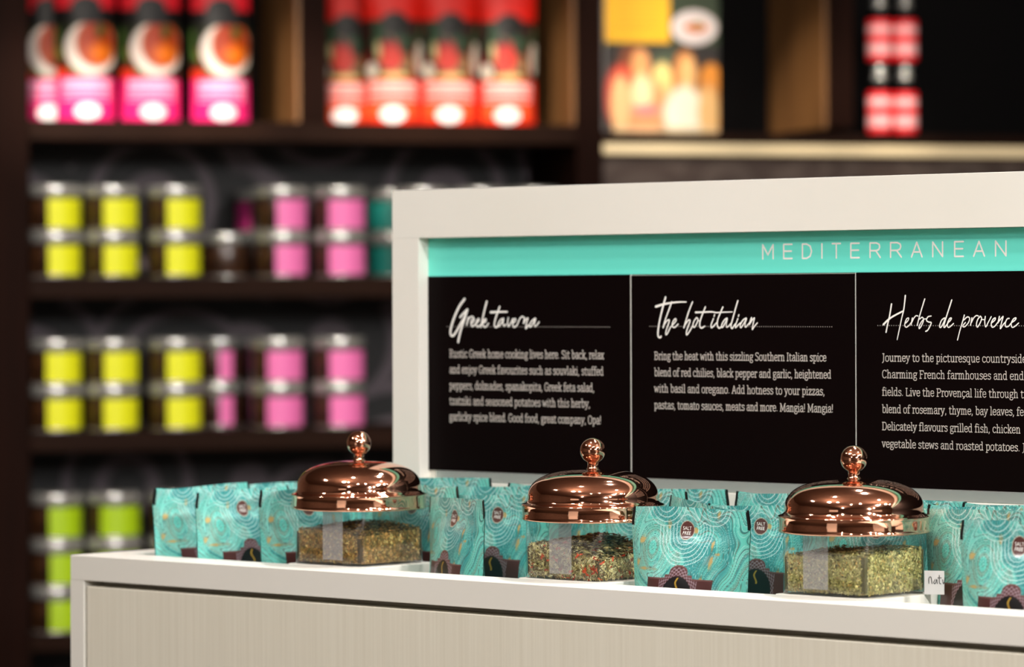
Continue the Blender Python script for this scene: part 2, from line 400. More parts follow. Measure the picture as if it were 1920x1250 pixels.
def pouch_print(u, v, H_W, plain=False):
    x = u; t = (1 - v) * H_W
    C = np.zeros(u.shape + (3,)) + np.array((98, 198, 184.))
    # marbled flow: bands that run down the pouch and curl round one eye on the left
    wx = fbm(x * 2.8 + 3, t * 2.2 + 1, 3, 3) * 2 - 1; wy = fbm(x * 3.4 + 13, t * 2.6 + 7, 9, 3) * 2 - 1
    rad = np.hypot((x - 0.21) * 1.1, (t - 0.27) * 0.8) + 0.02 * wx; eye = 1 - sst(0.13, 0.24, rad)
    f = (x * 3.6 + 1.0 * wx + 0.5 * wy + 0.40 * np.sin(t * 7 + x * 3)) * (1 - eye) + (rad * 6.5 + 0.25 * wy) * eye
    g = fbm(f * 2.2 + 5, t * 1.6 + wy, 21, 4); g2 = fbm(f * 5 + 9, t * 2.5, 61, 4)
    C = mixc(C, (126, 198, 186), sst(0.48, 0.62, g2) * 0.75)
    C = mixc(C, (40, 128, 130), sst(0.46, 0.62, g) * 0.8)
    C = mixc(C, (124, 146, 130), sst(0.40, 0.26, g) * 0.75)
    C = mixc(C, (150, 170, 168), sst(0.52, 0.7, fbm(x * 6 + wx * 4, t * 6 + 2, 71, 4)) * 0.45)
    for fr_q, ph, colr, wd, th in ((22, 0, (60, 66, 62), .24, .36), (34, 1.3, (28, 108, 112), .34, .38), (46, 2.1, (178, 226, 220), .30, .36), (60, .4, (150, 214, 208), .30, .40), (15, .5, (88, 70, 56), .18, .40)):
        ln = np.abs(np.sin(f * fr_q + ph + wy * 0.6)); C = mixc(C, colr, (1 - sst(0.0, wd, ln)) * sst(th - .06, th + .08, fbm(x * 5 + ph * 7, t * 4 + ph, 55, 3)) * 0.8)
    gold = fbm(x * 26 + wx * 5, t * 20, 77, 4)
    hot = 0
    for gx, gt, rx, rt in ((0.75, 0.03, 0.02, 0.05), (0.73, 0.36, 0.018, 0.05), (0.72, 0.24, 0.012, 0.05), (0.10, 0.22, 0.022, 0.03), (0.33, 0.11, 0.02, 0.03), (0.18, 0.42, 0.12, 0.014), (0.06, 0.38, 0.02, 0.03), (0.55, 0.15, 0.018, 0.02), (0.28, 0.06, 0.02, 0.01), (0.68, 0.50, 0.015, 0.06), (0.9, 0.6, 0.03, 0.05), (0.77, 0.30, 0.02, 0.01)):
        hot = np.maximum(hot, np.exp(-(((x + .01 * wx) - gx) / rx) ** 2 - ((t - gt) / rt) ** 2))
    C = mixc(C, (214, 182, 104), sst(0.12, 0.34, (gold - 0.16) * (hot + 0.2 * (gold > 0.60)) * (0.45 + 1.2 * fbm(x * 60, t * 60, 88, 2))) * 0.85)
    C = mixc(C, (150, 120, 84), sst(0.06, 0.2, (gold - 0.15) * hot) * 0.35)
    # white contour rings
    wob = (fbm(x * 6, t * 6, 31, 2) - 0.4) * 0.055
    def rings(cx, ct, rads, w=0.0030):
        r = np.hypot(x - cx, t - ct) + wob; k = np.zeros_like(r)
        for R in rads: k = np.maximum(k, 1 - sst(w * 0.5, w * 1.3, np.abs(r - R)))
        return r, k
    r1, k1 = rings(0.30, -0.04, (0.07, 0.10, 0.13, 0.16)); r2, k2 = rings(0.70, -0.04, (0.07, 0.10, 0.13, 0.16))
    rb, kb = rings(0.48, 0.150, (0.085, 0.112, 0.140, 0.168, 0.196, 0.222))
    out1 = sst(0.155, 0.165, r1); out2 = sst(0.155, 0.165, r2)
    C = mixc(C, (214, 236, 234), np.maximum(np.maximum(k1, k2), kb * out1 * out2) * 0.78)
    if not plain:
        # round badge
        C = mixc(C, (200, 190, 170), 1 - sst(0.060, 0.064, rb - wob)); C = mixc(C, (88, 52, 48), 1 - sst(0.056, 0.059, rb - wob))
        # brown band with ornate arch and black oval
        cx = 0.48; dx = np.abs(x - cx)
        arch = 0.378 + 0.05 * (1 - np.sqrt(np.clip(1 - (dx / 0.078) ** 2, 0, 1))) + 0.016 * sst(0.078, 0.084, dx) + 0.022 * sst(0.115, 0.125, dx)
        arch = np.where(dx > 0.15, 0.468, np.minimum(arch, 0.468))
        inb = sst(0, 0.004, t - arch) * (1 - sst(0.288, 0.292, dx)) * (1 - sst(0.76, 0.765, t))
        edge = (1 - sst(0.003, 0.007, np.abs(t - arch - 0.007))) * (dx < 0.28)
        C = mixc(C, (78, 42, 40), inb); C = mixc(C, (134, 100, 98), edge * inb * 0.6)
        eo = np.hypot(dx / 0.162, (t - 0.615) / 0.185)
        lr = np.hypot(dx / 0.162, (t - 0.615) / 0.185)
        lace = (lr > 0.88) & (t > arch + 0.016) & (dx < 0.165) & (lr < 1.25) & (t < 0.80)
        an = np.arctan2(t - 0.60, x - cx)
        lp = 0.5 + 0.5 * np.cos(an * 30) * np.cos(lr * 46)
        C = mixc(C, (150, 132, 142), lace * sst(0.35, 0.6, lp) * 0.85)
        C = mixc(C, (14, 12, 14), 1 - sst(0.86, 0.88, eo))
        gx = cx + 0.012 * np.sin(t * 60); C = mixc(C, (176, 140, 50), (1 - sst(0.005, 0.011, np.abs(x - gx))) * (t > 0.465) * (t < 0.56))
    # black corner marks on both sides near the top
    C = mixc(C, (14, 14, 14), ((x < 0.022) | (x > 0.978)) * (t < 0.125) * 1.0)
    return C
PW, PH, PT = 0.143, 0.160, 0.029
POUCH = {}
def text_on(surface_at, txt, size, cx, cz, name, m):
    cu = bpy.data.curves.new(name, 'FONT'); cu.body = txt; cu.size = size; cu.align_x = 'CENTER'; cu.align_y = 'CENTER'; cu.space_line = 0.95
    o = bpy.data.objects.new(name, cu); COL.objects.link(o)
    dg = bpy.context.evaluated_depsgraph_get(); me = bpy.data.meshes.new_from_object(o.evaluated_get(dg)); bpy.data.objects.remove(o)
    bm = bmesh.new(); bm.from_mesh(me)
    for v in bm.verts: v.co = Vector(surface_at(cx + v.co.x, cz + v.co.y))
    bm.to_mesh(me); bm.free(); me.materials.clear(); me.materials.append(m); return me
for k in range(3):
    V, u, v = bag_surface(PW, PH, PT, 200, 226, -1, k); F = grid_mesh('front_face', V, pouch_print(u, v, PH / PW), M['pouch'])
    Vb, ub, vb = bag_surface(PW, PH, PT, 60, 70, 1, k + 5); Vb = Vb[:, ::-1]
    Bk = grid_mesh('back_face', Vb, pouch_print(ub, vb, PH / PW, True), M['pouch'])
    # bottom gusset closes the two faces
    fr = V[0, ::8]; bk = Vb[0][::-1][np.linspace(0, 59, len(fr)).astype(int)]
    gm = np.stack([bk, bk * 0.5 + fr * 0.5 + np.array((0, 0, 0.012)), fr]); G = grid_mesh('gusset', gm, np.zeros(gm.shape) + np.array((70, 150, 150.)), M['pouch'])
    def surf(x, z, V=V):
        vv = z / PH * 225; i = int(min(max(vv, 0), 225)); row = V[i]; j = int(np.argmin(np.abs(row[:, 0] - x)))
        return (x, row[j, 1] - 0.0005, z)
    zc = PH - 0.150 * PW; xc = (0.48 - 0.5) * PW
    T1 = text_on(surf, 'SALT\nFREE', 0.0048, xc, zc, 'badge_text', M['ink_white'])
    POUCH[k] = (F, Bk, G, T1)
TRAY = RIM - 0.085                 # tray floor
def at_v(px, py, V):               # point on the plane V behind the counter front
    r = ray(px, py); t = (V - CAM.y) / r.y; p = CAM + r * t; return p
def pouch(px, py, V, psi, label, kind=0, lean=0.0, roll=0.0, sy=1.0):
    p = at_v(px, py, V)
    t = thing('spice_pouch', label, 'pouch', (p.x, p.y, TRAY + 0.0008 + abs(roll) * 0.00126), psi * D2R, 'teal marbled spice pouches in the tray')
    s = (p.z - TRAY) / PH
    t.scale = (1, sy, s - abs(roll) * 0.008); t.rotation_euler = (lean * D2R, roll * D2R, psi * D2R)
    F, Bk, G, T1 = POUCH[kind]
    link('front_face', F, t); link('back_face', Bk, t); link('bottom_gusset', G, t); link('badge_text', T1, t)
    return t

# ------------------------------------------------------------------ the counter
CL = 2.05
ct = thing('display_counter', 'long white display counter holding the tray of teal pouches', 'counter')
RW = 0.052
box('front_rail', (0, 0, RIM - 0.0268), (CL, RW, RIM), M['white'], ct, bevel=0.0006)
box('left_stile', (0, 0, 0), (0.0212, RW, RIM - 0.0268), M['white'], ct)
box('side_rail', (0, RW + 0.0002, RIM - 0.0268), (0.034, 0.42, RIM), M['white'], ct, bevel=0.0012)
box('carcass', (0.0214, 0.030, 0.0), (CL, RW - 0.001, RIM - 0.0270), M['white'], ct)
box('front_panel', (0.0252, 0.0012, 0.03), (CL, 0.0298, RIM - 0.0330), M['white_grain'], ct, bevel=0.0008)
box('side_panel', (0, RW + 0.0002, 0), (0.02, 0.42, RIM - 0.027), M['white'], ct)
box('tray_floor', (0.021, RW, TRAY - 0.02), (CL, 0.42, TRAY), M['white'], ct)
box('rear_rail', (0.0345, 0.345, RIM - 0.0268), (CL, 0.42, RIM), M['white'], ct, bevel=0.0012)
box('back_panel', (0.021, 0.40, 0), (CL, 0.42, RIM - 0.027), M['white'], ct)

# ------------------------------------------------------------------ the sign
SV = 0.30                          # front face of the sign frame
RECESS = 0.016
def on_sign(px, py, V=SV): p = at_v(px, py, V); return p.x, p.z
su0, sz1 = on_sign(735, 355.5); su1 = on_sign(785, 600)[0]
zt = on_sign(1300, 384 + 51.5)[1]     # underside of the top rail
zt = (on_sign(800, 447)[1] + on_sign(1900, 424)[1]) / 2
szt = (on_sign(760, 355)[1] + on_sign(1900, 323)[1]) / 2
PV = SV + RECESS
zbp = (on_sign(820, 881.5, PV)[1] + on_sign(1800, 919.5, PV)[1]) / 2   # bottom of the black panels
zhb = zbp - 0.0105
ztb = (on_sign(850, 518.5, PV)[1] + on_sign(1850, 508, PV)[1]) / 2     # bottom of the teal band
sg = thing('sign_board', 'white framed sign board with teal MEDITERRANEAN band and black spice panels', 'sign')
SE = 2.03
box('top_rail', (su0, SV, zt), (SE, SV + 0.036, szt), M['white'], sg, bevel=0.0003)
box('left_stile', (su0, SV, RIM - 0.02), (su1, SV + 0.036, zt), M['white'], sg)
box('bottom_rail', (su1 + 0.0001, SV + 0.004, RIM - 0.02), (SE, SV + 0.036, zhb - 0.0005), M['white'], sg, bevel=0.0008)
box('backing', (su1 + 0.0001, PV + 0.0012, zhb - 0.0004), (SE, SV + 0.036, zt - 0.0002), M['white'], sg)
tb = box('teal_band', (su1 + 0.0002, PV, ztb + 0.0002), (SE, PV + 0.0011, zt - 0.0003), M['teal'], sg); tb['label'] = 'teal band with white capitals'
hs = box('holder_strip', (su1 + 0.016, PV - 0.006, zhb), (SE, PV - 0.001, zbp + 0.0004), M['strip'], sg); hs['label'] = 'clear acrylic holder lip'
ud1 = on_sign(1184.5, 700, PV)[0]; ud2 = on_sign(1606, 700, PV)[0]; us = su1 + 0.0004
panels = []
for a, b, zz in ((us, ud1 - 0.0005, 0), (ud1 + 0.0005, ud2 - 0.0005, 0.0009), (ud2 + 0.0005, SE, 0)):
    panels.append(box('black_panel', (a, PV - 0.001, zbp + 0.0006), (b, PV + 0.001, ztb - 0.0001 - zz), M['black_panel'], sg))
for a, hwd in ((ud1, 0.00055), (ud2, 0.00035)):
    box('panel_edge', (a - hwd, PV - 0.0013, zbp + 0.0006), (a + hwd, PV + 0.001, ztb), M['edge'], sg)

ARGS = dict(eps=0.00025)
def plane_at(V0):
    cnt = [0]
    def f(x, y, k):
        cnt[0] += 1; return (x, V0 - (cnt[0] // 7 % 40) * 4e-7, y)
    return f
# handwriting, traced as brush strokes: (width0, width1, points) in survey pixels
HW = {
 0: [((835, 550, 12.5), [
   (72, 58, [(470,130),(360,280),(260,480),(180,700),(138,880),(150,975),(205,985),(270,900),(370,720),(450,580),(535,375)]),
   (66, 60, [(535,375),(440,470),(365,555)]), (64, 64, [(538,375),(470,600),(380,860),(318,1135)]),
   (48, 46, [(560,560),(518,735)]), (44, 40, [(530,680),(570,590),(640,540),(680,560)]),
   (44, 44, [(630,700),(690,640),(690,590),(640,620),(620,700),(650,770),(720,720)]),
   (44, 44, [(740,700),(800,640),(805,590),(760,630),(740,720),(780,780),(840,740)]),
   (58, 44, [(990,190),(930,420),(880,640),(852,790)]), (50, 40, [(870,700),(930,620),(970,600),(960,660),(890,700),(930,780),(980,770),(1030,700)])]),
  ((915, 550, 12.5), [
   (56, 48, [(292,310),(230,480),(180,640),(170,750),(210,790),(260,755)]), (62, 44, [(80,440),(250,432),(470,430)]),
   (42, 42, [(385,585),(310,620),(250,740),(280,762),(340,680),(385,590),(370,700),(400,760),(440,720)]),
   (44, 40, [(495,570),(480,680),(500,770),(560,680),(600,590)]), (42, 42, [(600,700),(660,640),(660,590),(610,620),(598,720),(630,790),(700,740)]),
   (42, 40, [(700,740),(760,600),(820,540),(855,560)]), (50, 40, [(875,570),(850,700)]), (44, 44, [(860,690),(900,620),(955,580),(920,700),(905,820),(965,740)]),
   (42, 38, [(1125,580),(1040,650),(985,760),(1030,772),(1100,650),(1135,590),(1110,700),(1120,770),(1160,740),(1215,670)])])],
 1: [((1220, 545, 12.5), [
   (68, 34, [(140,370),(300,320),(500,282),(700,262),(850,262)]), (58, 50, [(368,150),(320,320),(260,560),(210,800),(188,1000),(205,1080),(250,1092),(262,1065)]),
   (46, 40, [(512,262),(440,460),(360,680),(310,865)]),
   (42, 38, [(330,800),(400,700),(455,688),(430,790),(385,920),(372,1020),(410,1000),(480,860),(560,770),(612,700),(600,655),(560,690),(522,780),(540,850),(590,850),(662,780)]),
   (44, 40, [(1000,260),(920,460),(850,680),(795,865)]), (42, 38, [(820,800),(900,690),(942,700),(910,800),(862,940),(860,1030),(910,980),(980,860),(1010,800)]),
   (40, 38, [(1095,628),(1040,700),(1008,800),(1040,855),(1100,760),(1128,665),(1095,628)]), (28, 28, [(1120,705),(1165,700)]),
   (48, 40, [(1300,380),(1240,530),(1180,700),(1168,820),(1210,872),(1285,828)]), (52, 28, [(1070,505),(1250,500),(1450,492),(1550,510),(1700,502),(1930,495)])]),
  ((1320, 545, 12.5), [
   (42, 40, [(240,650),(190,780),(190,860),(240,830),(310,750)]), (42, 38, [(266,560),(254,600)]),
   (46, 42, [(460,380),(400,520),(340,680),(330,800),(370,872),(430,840)]),
   (40, 36, [(555,638),(490,690),(430,810),(450,855),(510,760),(565,650),(542,760),(550,850),(600,820),(650,760)]),
   (44, 42, [(812,230),(750,440),(690,660),(650,820),(675,882),(720,820),(760,770)]),
   (40, 36, [(812,650),(765,780),(755,862),(800,820),(870,750)]), (42, 38, [(836,560),(824,600)]),
   (40, 36, [(1005,638),(930,690),(868,800),(885,862),(950,770),(1015,650),(982,760),(990,850),(1050,790),(1090,740)]),
   (46, 40, [(1132,632),(1100,720),(1085,790)]), (42, 34, [(1100,760),(1150,680),(1200,638),(1172,760),(1150,905),(1200,830),(1270,750)])])],
 2: [((1645, 545, 12.5), [
   (46, 40, [(350,310),(310,560),(260,780),(222,970)]), (44, 26, [(675,110),(640,420),(590,640),(530,920),(482,1145)]), (56, 44, [(160,790),(270,680),(400,590),(610,480)]),
   (30, 30, [(680,760),(740,690),(752,640),(710,650),(670,740),(660,820),(700,852),(760,810),(812,740)]), (36, 34, [(840,635),(810,800)]), (32, 32, [(830,730),(880,630),(930,582),(972,592)]),
   (36, 32, [(1130,190),(1070,380),(1000,620),(952,812)]), (32, 30, [(1010,660),(1070,620),(1102,680),(1060,800),(1002,885),(998,830),(1050,730),(1110,664),(1162,658)]),
   (32, 36, [(1278,590),(1205,610),(1170,690),(1222,730),(1282,745),(1250,830),(1200,920),(1150,950)])]),
  ((1755, 545, 11.636), [
   (34, 32, [(205,590),(140,640),(95,760),(120,800),(180,700),(218,600)]), (38, 32, [(360,200),(290,420),(220,640),(188,760),(202,800),(250,740),(280,700)]),
   (32, 30, [(270,700),(335,640),(350,592),(310,610),(270,700),(270,780),(310,792),(400,712)]),
   (36, 28, [(635,530),(600,660),(540,860),(486,1072)]), (32, 30, [(620,640),(700,570),(750,600),(720,700),(640,785),(600,765),(660,690)]),
   (34, 32, [(800,590),(770,750)]), (32, 30, [(790,690),(840,590),(900,540),(942,552)]),
   (34, 32, [(985,552),(930,620),(900,720),(920,792),(980,700),(1012,600),(985,552)]), (26, 26, [(1010,625),(1065,630)]),
   (34, 30, [(1092,560),(1080,680),(1102,785),(1160,680),(1222,562)]), (32, 32, [(1230,700),(1300,640),(1312,590),(1262,620),(1222,710),(1240,792),(1300,770),(1370,680)]),
   (38, 34, [(1400,560),(1370,700)]), (32, 32, [(1380,680),(1440,600),(1482,560),(1450,680),(1420,825),(1480,740),(1530,680)]),
   (34, 32, [(1612,600),(1570,612),(1530,700),(1540,782),(1600,770),(1650,710)]), (32, 30, [(1670,690),(1740,640),(1762,590),(1710,610),(1660,700),(1672,792),(1730,780),(1820,702)])])],
}
def px_scale(px): a = on_sign(px, 600, PV); b = on_sign(px, 601, PV); return a[1] - b[1]
for pi, groups in HW.items():
    mb = MB(); at = plane_at(PV - 0.0013)
    for (ox, oy, sc), strokes in groups:
        for w0, w1, pts in strokes:
            P = [on_sign(ox + x / sc, oy + y / sc, PV) for x, y in pts]; C = catmull(P, 5)
            k = px_scale(ox + 50) / sc * 0.86
            mb.ribbon(C, list(np.linspace(w0, w1, len(C)) * k), at)
    mb.obj('title_script', M['ink_white'], panels[pi])

# slab serif letters of the body text
GL = {
 'a': (43, "~8,42 18,51 30,50 34,38|34,40 34,7 39,0 43,0|~34,29 16,28 7,14 14,0 26,1 34,12"), 'b': (45, "4,75 12,75 12,0|~12,40 23,51 36,46 40,26 36,6 24,-1 12,9"),
 'c': (40, "~36,41 24,51 10,44 6,26 10,8 24,-1 37,9|36,41 36,48"), 'd': (46, "26,75 34,75 34,0 42,0|~34,40 23,51 10,46 6,26 10,6 22,-1 34,10"),
 'e': (42, "7,27 37,27|~37,27 35,44 23,51 10,45 6,26 10,7 24,-1 37,8"), 'f': (31, "~33,70 27,76 16,73 13,60|13,62 13,0|4,50 28,50|5,0 24,0"),
 'g': (42, "~22,51 9,46 9,30 21,22 33,30 33,46 22,51|31,48 41,50|~13,24 8,14 16,7 32,4 37,-8 30,-19 14,-19 6,-10 14,4"),
 'h': (48, "4,75 12,75 12,0|~12,38 24,51 34,46 36,34|36,36 36,0|5,0 19,0|29,0 43,0"), 'i': (24, "4,50 12,50 12,0|5,0 20,0|11,68 12.5,70"),
 'j': (22, "4,50 13,50 13,-10|~13,-8 10,-19 0,-20|12,68 13.5,70"), 'k': (44, "4,75 12,75 12,0|5,0 19,0|36,49 13,22|20,29 38,0|28,50 41,50|31,0 43,0"),
 'l': (24, "4,75 12,75 12,0|5,0 20,0"), 'm': (68, "4,50 12,50 12,0|~12,38 22,51 32,46 33,34|33,36 33,0|~33,38 43,51 53,46 55,34|55,36 55,0|5,0 18,0|27,0 39,0|49,0 62,0"),
 'n': (48, "4,50 12,50 12,0|~12,38 24,51 34,46 36,34|36,36 36,0|5,0 19,0|29,0 43,0"), 'o': (44, "~22,51 9,44 6,26 9,7 22,-1 35,7 38,26 35,44 22,51"),
 'p': (46, "4,50 12,50 12,-20|~12,40 23,51 36,46 40,26 36,6 24,-1 12,9|5,-20 20,-20"), 'q': (46, "34,50 34,-20|~34,40 23,51 10,46 6,26 10,6 22,-1 34,10|26,-20 41,-20"),
 'r': (33, "4,50 12,50 12,0|5,0 21,0|~12,36 20,49 31,50|31,50 31,42"), 's': (37, "~32,42 20,51 8,43 12,31 28,24 33,11 21,-1 7,7|32,42 32,48|7,7 7,1"),
 't': (33, "13,63 13,12|~13,14 16,1 24,-1 31,4|4,50 29,50"), 'u': (48, "3,50 11,50 11,14|~11,16 15,1 24,-1 35,12|28,50 36,50 36,0 43,0"),
 'v': (41, "6,49 20,1 34,49|1,50 13,50|28,50 40,50"), 'w': (58, "6,49 16,1 28,44 40,1 51,49|1,50 12,50|45,50 56,50"), 'x': (41, "7,49 33,1|34,49 7,1|2,50 14,50|27,50 39,50|2,0 14,0|27,0 39,0"),
 'y': (42, "6,49 21,3|~36,49 20,0 13,-17 4,-19|1,50 13,50|29,50 41,50"), 'z': (38, "7,40 7,50 33,50 6,0 34,0 34,10"), 'ç': (40, "~36,41 24,51 10,44 6,26 10,8 24,-1 37,9|36,41 36,48|22,0 27,-9 15,-16"),
 'A': (54, "7,0 26,71 46,0|13,24 40,24|2,0 14,0|40,0 52,0"), 'B': (52, "4,71 12,71 12,0 4,0|~12,71 34,70 40,55 32,40 12,39|~12,39 36,38 45,20 36,1 12,0"),
 'C': (50, "~44,60 30,72 13,64 6,36 13,7 30,-1 45,11|44,60 44,70"), 'D': (56, "4,71 12,71 12,0 4,0|~12,71 38,68 49,36 38,3 12,0"), 'F': (46, "4,71 42,71 42,60|12,71 12,0|12,38 33,38|5,0 22,0"),
 'G': (55, "~44,60 30,72 13,64 6,36 13,7 30,-1 46,8|46,8 46,33|35,33 51,33|44,60 44,70"), 'H': (58, "12,71 12,0|46,71 46,0|12,37 46,37"), 'I': (26, "13,71 13,0|5,71 21,71|5,0 21,0"),
 'J': (32, "8,71 24,71|18,71 18,6|~18,8 14,-5 5,-14"), 'L': (46, "12,71 12,0 42,0 42,13|5,71 20,71"), 'M': (72, "5,71 14,71 36,10 58,71 67,71|14,71 12,0|58,71 60,0|5,0 20,0|52,0 67,0"),
 'O': (56, "~28,72 11,63 6,36 11,8 28,-1 45,8 50,36 45,63 28,72"), 'P': (49, "4,71 12,71 12,0|~12,71 36,70 43,53 35,35 12,34|5,0 21,0"), 'R': (53, "4,71 12,71 12,0|~12,71 35,70 41,54 33,38 12,37|28,37 42,0 51,0|5,0 21,0"),
 'S': (47, "~40,60 26,72 10,62 12,46 34,32 41,15 27,-1 8,9|40,60 40,70|8,9 8,0"), ',': (20, "10,5 11,-2 6,-12"), '.': (20, "9,3 11,4"), '!': (22, "11,71 11,24|10.5,3 12,4"), ' ': (21, ""),
}
def line_len(t): return sum(GL[c][0] for c in t)
def set_line(mb, at, t, x0, x1, zb, em, sw_):
    k = (x1 - x0) / line_len(t); x = x0
    for c in t:
        w, d = GL[c]
        for st in d.split('|') if d else ():
            sm = st[0] == '~'; P = [tuple(map(float, q.split(','))) for q in st.lstrip('~').split()]
            if sm: P = catmull(P, 4)
            mb.ribbon([(x + a * k, zb + b * em) for a, b in [tuple(p) for p in P]], sw_, at)
        x += w * k
BODY = [
 (0, 844, [("Rustic Greek home cooking lives here. Sit back, relax", 1134, 669.5), ("and enjoy Greek favourites such as souvlaki, stuffed", 1133, 699), ("peppers, dolmades, spanakopita, Greek feta salad,", 1116, 729), ("tzatziki and seasoned potatoes with this herby,", 1108, 757.8), ("garlicky spice blend. Good food, great company, Opa!", 1129, 787.3)]),
 (1, 1228, [("Bring the heat with this sizzling Southern Italian spice", 1551, 673.6), ("blend of red chilies, black pepper and garlic, heightened", 1560, 704.4), ("with basil and oregano. Add hotness to your pizzas,", 1548, 734.6), ("pastas, tomato sauces, meats and more. Mangia! Mangia!", 1564, 765.6)]),
 (2, 1655, [("Journey to the picturesque countryside", 1926, 676.9), ("Charming French farmhouses and end", 1921, 708), ("fields. Live the Provençal life through t", 1921, 741), ("blend of rosemary, thyme, bay leaves, fe", 1921, 773.2), ("Delicately flavours grilled fish, chicken", 1915, 805.4), ("vegetable stews and roasted potatoes. J", 1924, 838)]),
]
for pi, x0, lines in BODY:
    mb = MB(); at = plane_at(PV - 0.0013)
    for t, x1, yb in lines:
        a, zb = on_sign(x0, yb, PV); b, _ = on_sign(x1, yb, PV); em = px_scale(x0 + 130) * 14.4 / 71
        set_line(mb, at, t, a - 0.03 * em, b, zb, em, em * 7.2)
    mb.obj('body_text', M['ink_grey'], panels[pi])
# dotted rules behind the titles
for pi, x0, x1, y0 in ((0, 838, 1146, 612), (1, 1218, 1563, 611.5), (2, 1645, 1960, 610)):
    mb = MB(); a, z0 = on_sign(x0, y0, PV); b, _ = on_sign(x1, y0, PV); n = int((b - a) / 0.0028)
    for k in range(n):
        x = a + (b - a) * (k + 0.5) / n; mb.box((x - 0.00045, PV - 0.00118, z0 - 0.00045), (x + 0.00045, PV - 0.0011, z0 + 0.00045))
    o = mb.obj('dotted_rule', M['ink_dot'], panels[pi]); o['kind'] = 'stuff'
# capitals on the teal band
CAPS = {'M': "0,0 0,1 .5,.28 1,1 1,0", 'E': "1,1 0,1 0,0 1,0|0,.52 .92,.52", 'D': "0,0 0,1 .45,1 .85,.85 1,.5 .85,.15 .45,0 0,0", 'I': ".5,0 .5,1", 'T': "0,1 1,1|.5,1 .5,0",
        'R': "0,0 0,1 .6,1 .88,.9 .93,.72 .85,.55 .6,.47 0,.47|.55,.47 .98,0", 'A': "0,0 .5,1 1,0|.17,.34 .83,.34", 'N': "0,0 0,1 1,0 1,1"}
mb = MB(); at = plane_at(PV - 0.0002)
zc0 = (on_sign(1428, 430 + 212 / 3.692, PV)[1] + on_sign(1888, 430 + 185 / 3.692, PV)[1]) / 2
zc1 = (on_sign(1428, 430 + 103 / 3.692, PV)[1] + on_sign(1888, 430 + 71 / 3.692, PV)[1]) / 2
for ch, a, b in (('M', 107, 189), ('E', 252, 320), ('D', 382, 455), ('I', 518, 526), ('T', 588, 655), ('E', 717, 785), ('R', 850, 932), ('R', 992, 1078), ('A', 1137, 1220), ('N', 1284, 1362), ('E', 1436, 1506), ('A', 1567, 1652), ('N', 1719, 1801)):
    ua = on_sign(1400 + (a + 5) / 3.692, 480, PV)[0]; ub = on_sign(1400 + (b - 5) / 3.692, 480, PV)[0]
    h = zc1 - zc0 - 0.0016
    for st in CAPS[ch].split('|'):
        P = [tuple(map(float, q.split(','))) for q in st.split()]
        mb.ribbon([(ua + (ub - ua) * x, zc0 + 0.0008 + h * y) for x, y in P], 0.0017, at)
lt = mb.obj('lettering', M['ink_white'], tb)

# ------------------------------------------------------------------ copper lidded herb jars
def rounded(hw, r, n=6):
    P = []
    for cx, cy, a0 in ((hw - r, hw - r, 0), (-(hw - r), hw - r, 90), (-(hw - r), -(hw - r), 180), (hw - r, -(hw - r), 270)):
        for k in range(n + 1): a = (a0 + 90 * k / n) * D2R; P.append((cx + r * math.cos(a), cy + r * math.sin(a)))
    return P
GH = 0.0630; HW_ = 0.0520
lidprof = [(0.0662, 0.002), (0.0665, 0.0), (0.0700, 0.0), (0.0714, 0.0012), (0.0708, 0.0022), (0.0704, 0.0040), (0.0704, 0.0118), (0.0708, 0.0134), (0.0714, 0.0146), (0.0712, 0.0156), (0.0698, 0.0162), (0.0680, 0.0167), (0.0664, 0.0176), (0.0656, 0.0190)]
DR, DH, Z1 = 0.0654, 0.0305, 0.0195
for k in range(0, 25):
    a = k / 24 * math.pi / 2; n = 2.6
    lidprof.append((DR * max(math.cos(a), 0) ** (2 / n) + (0.0004 if k == 24 else 0), Z1 + DH * math.sin(a) ** (2 / n)))
knobprof = [(0.0082, -0.0008), (0.0066, 0.0003), (0.0057, 0.0012), (0.0053, 0.0030), (0.0052, 0.0072)]
for k in range(1, 20):
    a = -64 + (154) * k / 19; knobprof.append((0.0127 * math.cos(a * D2R) + (0.0002 if k == 19 else 0), 0.0187 + 0.0127 * math.sin(a * D2R)))
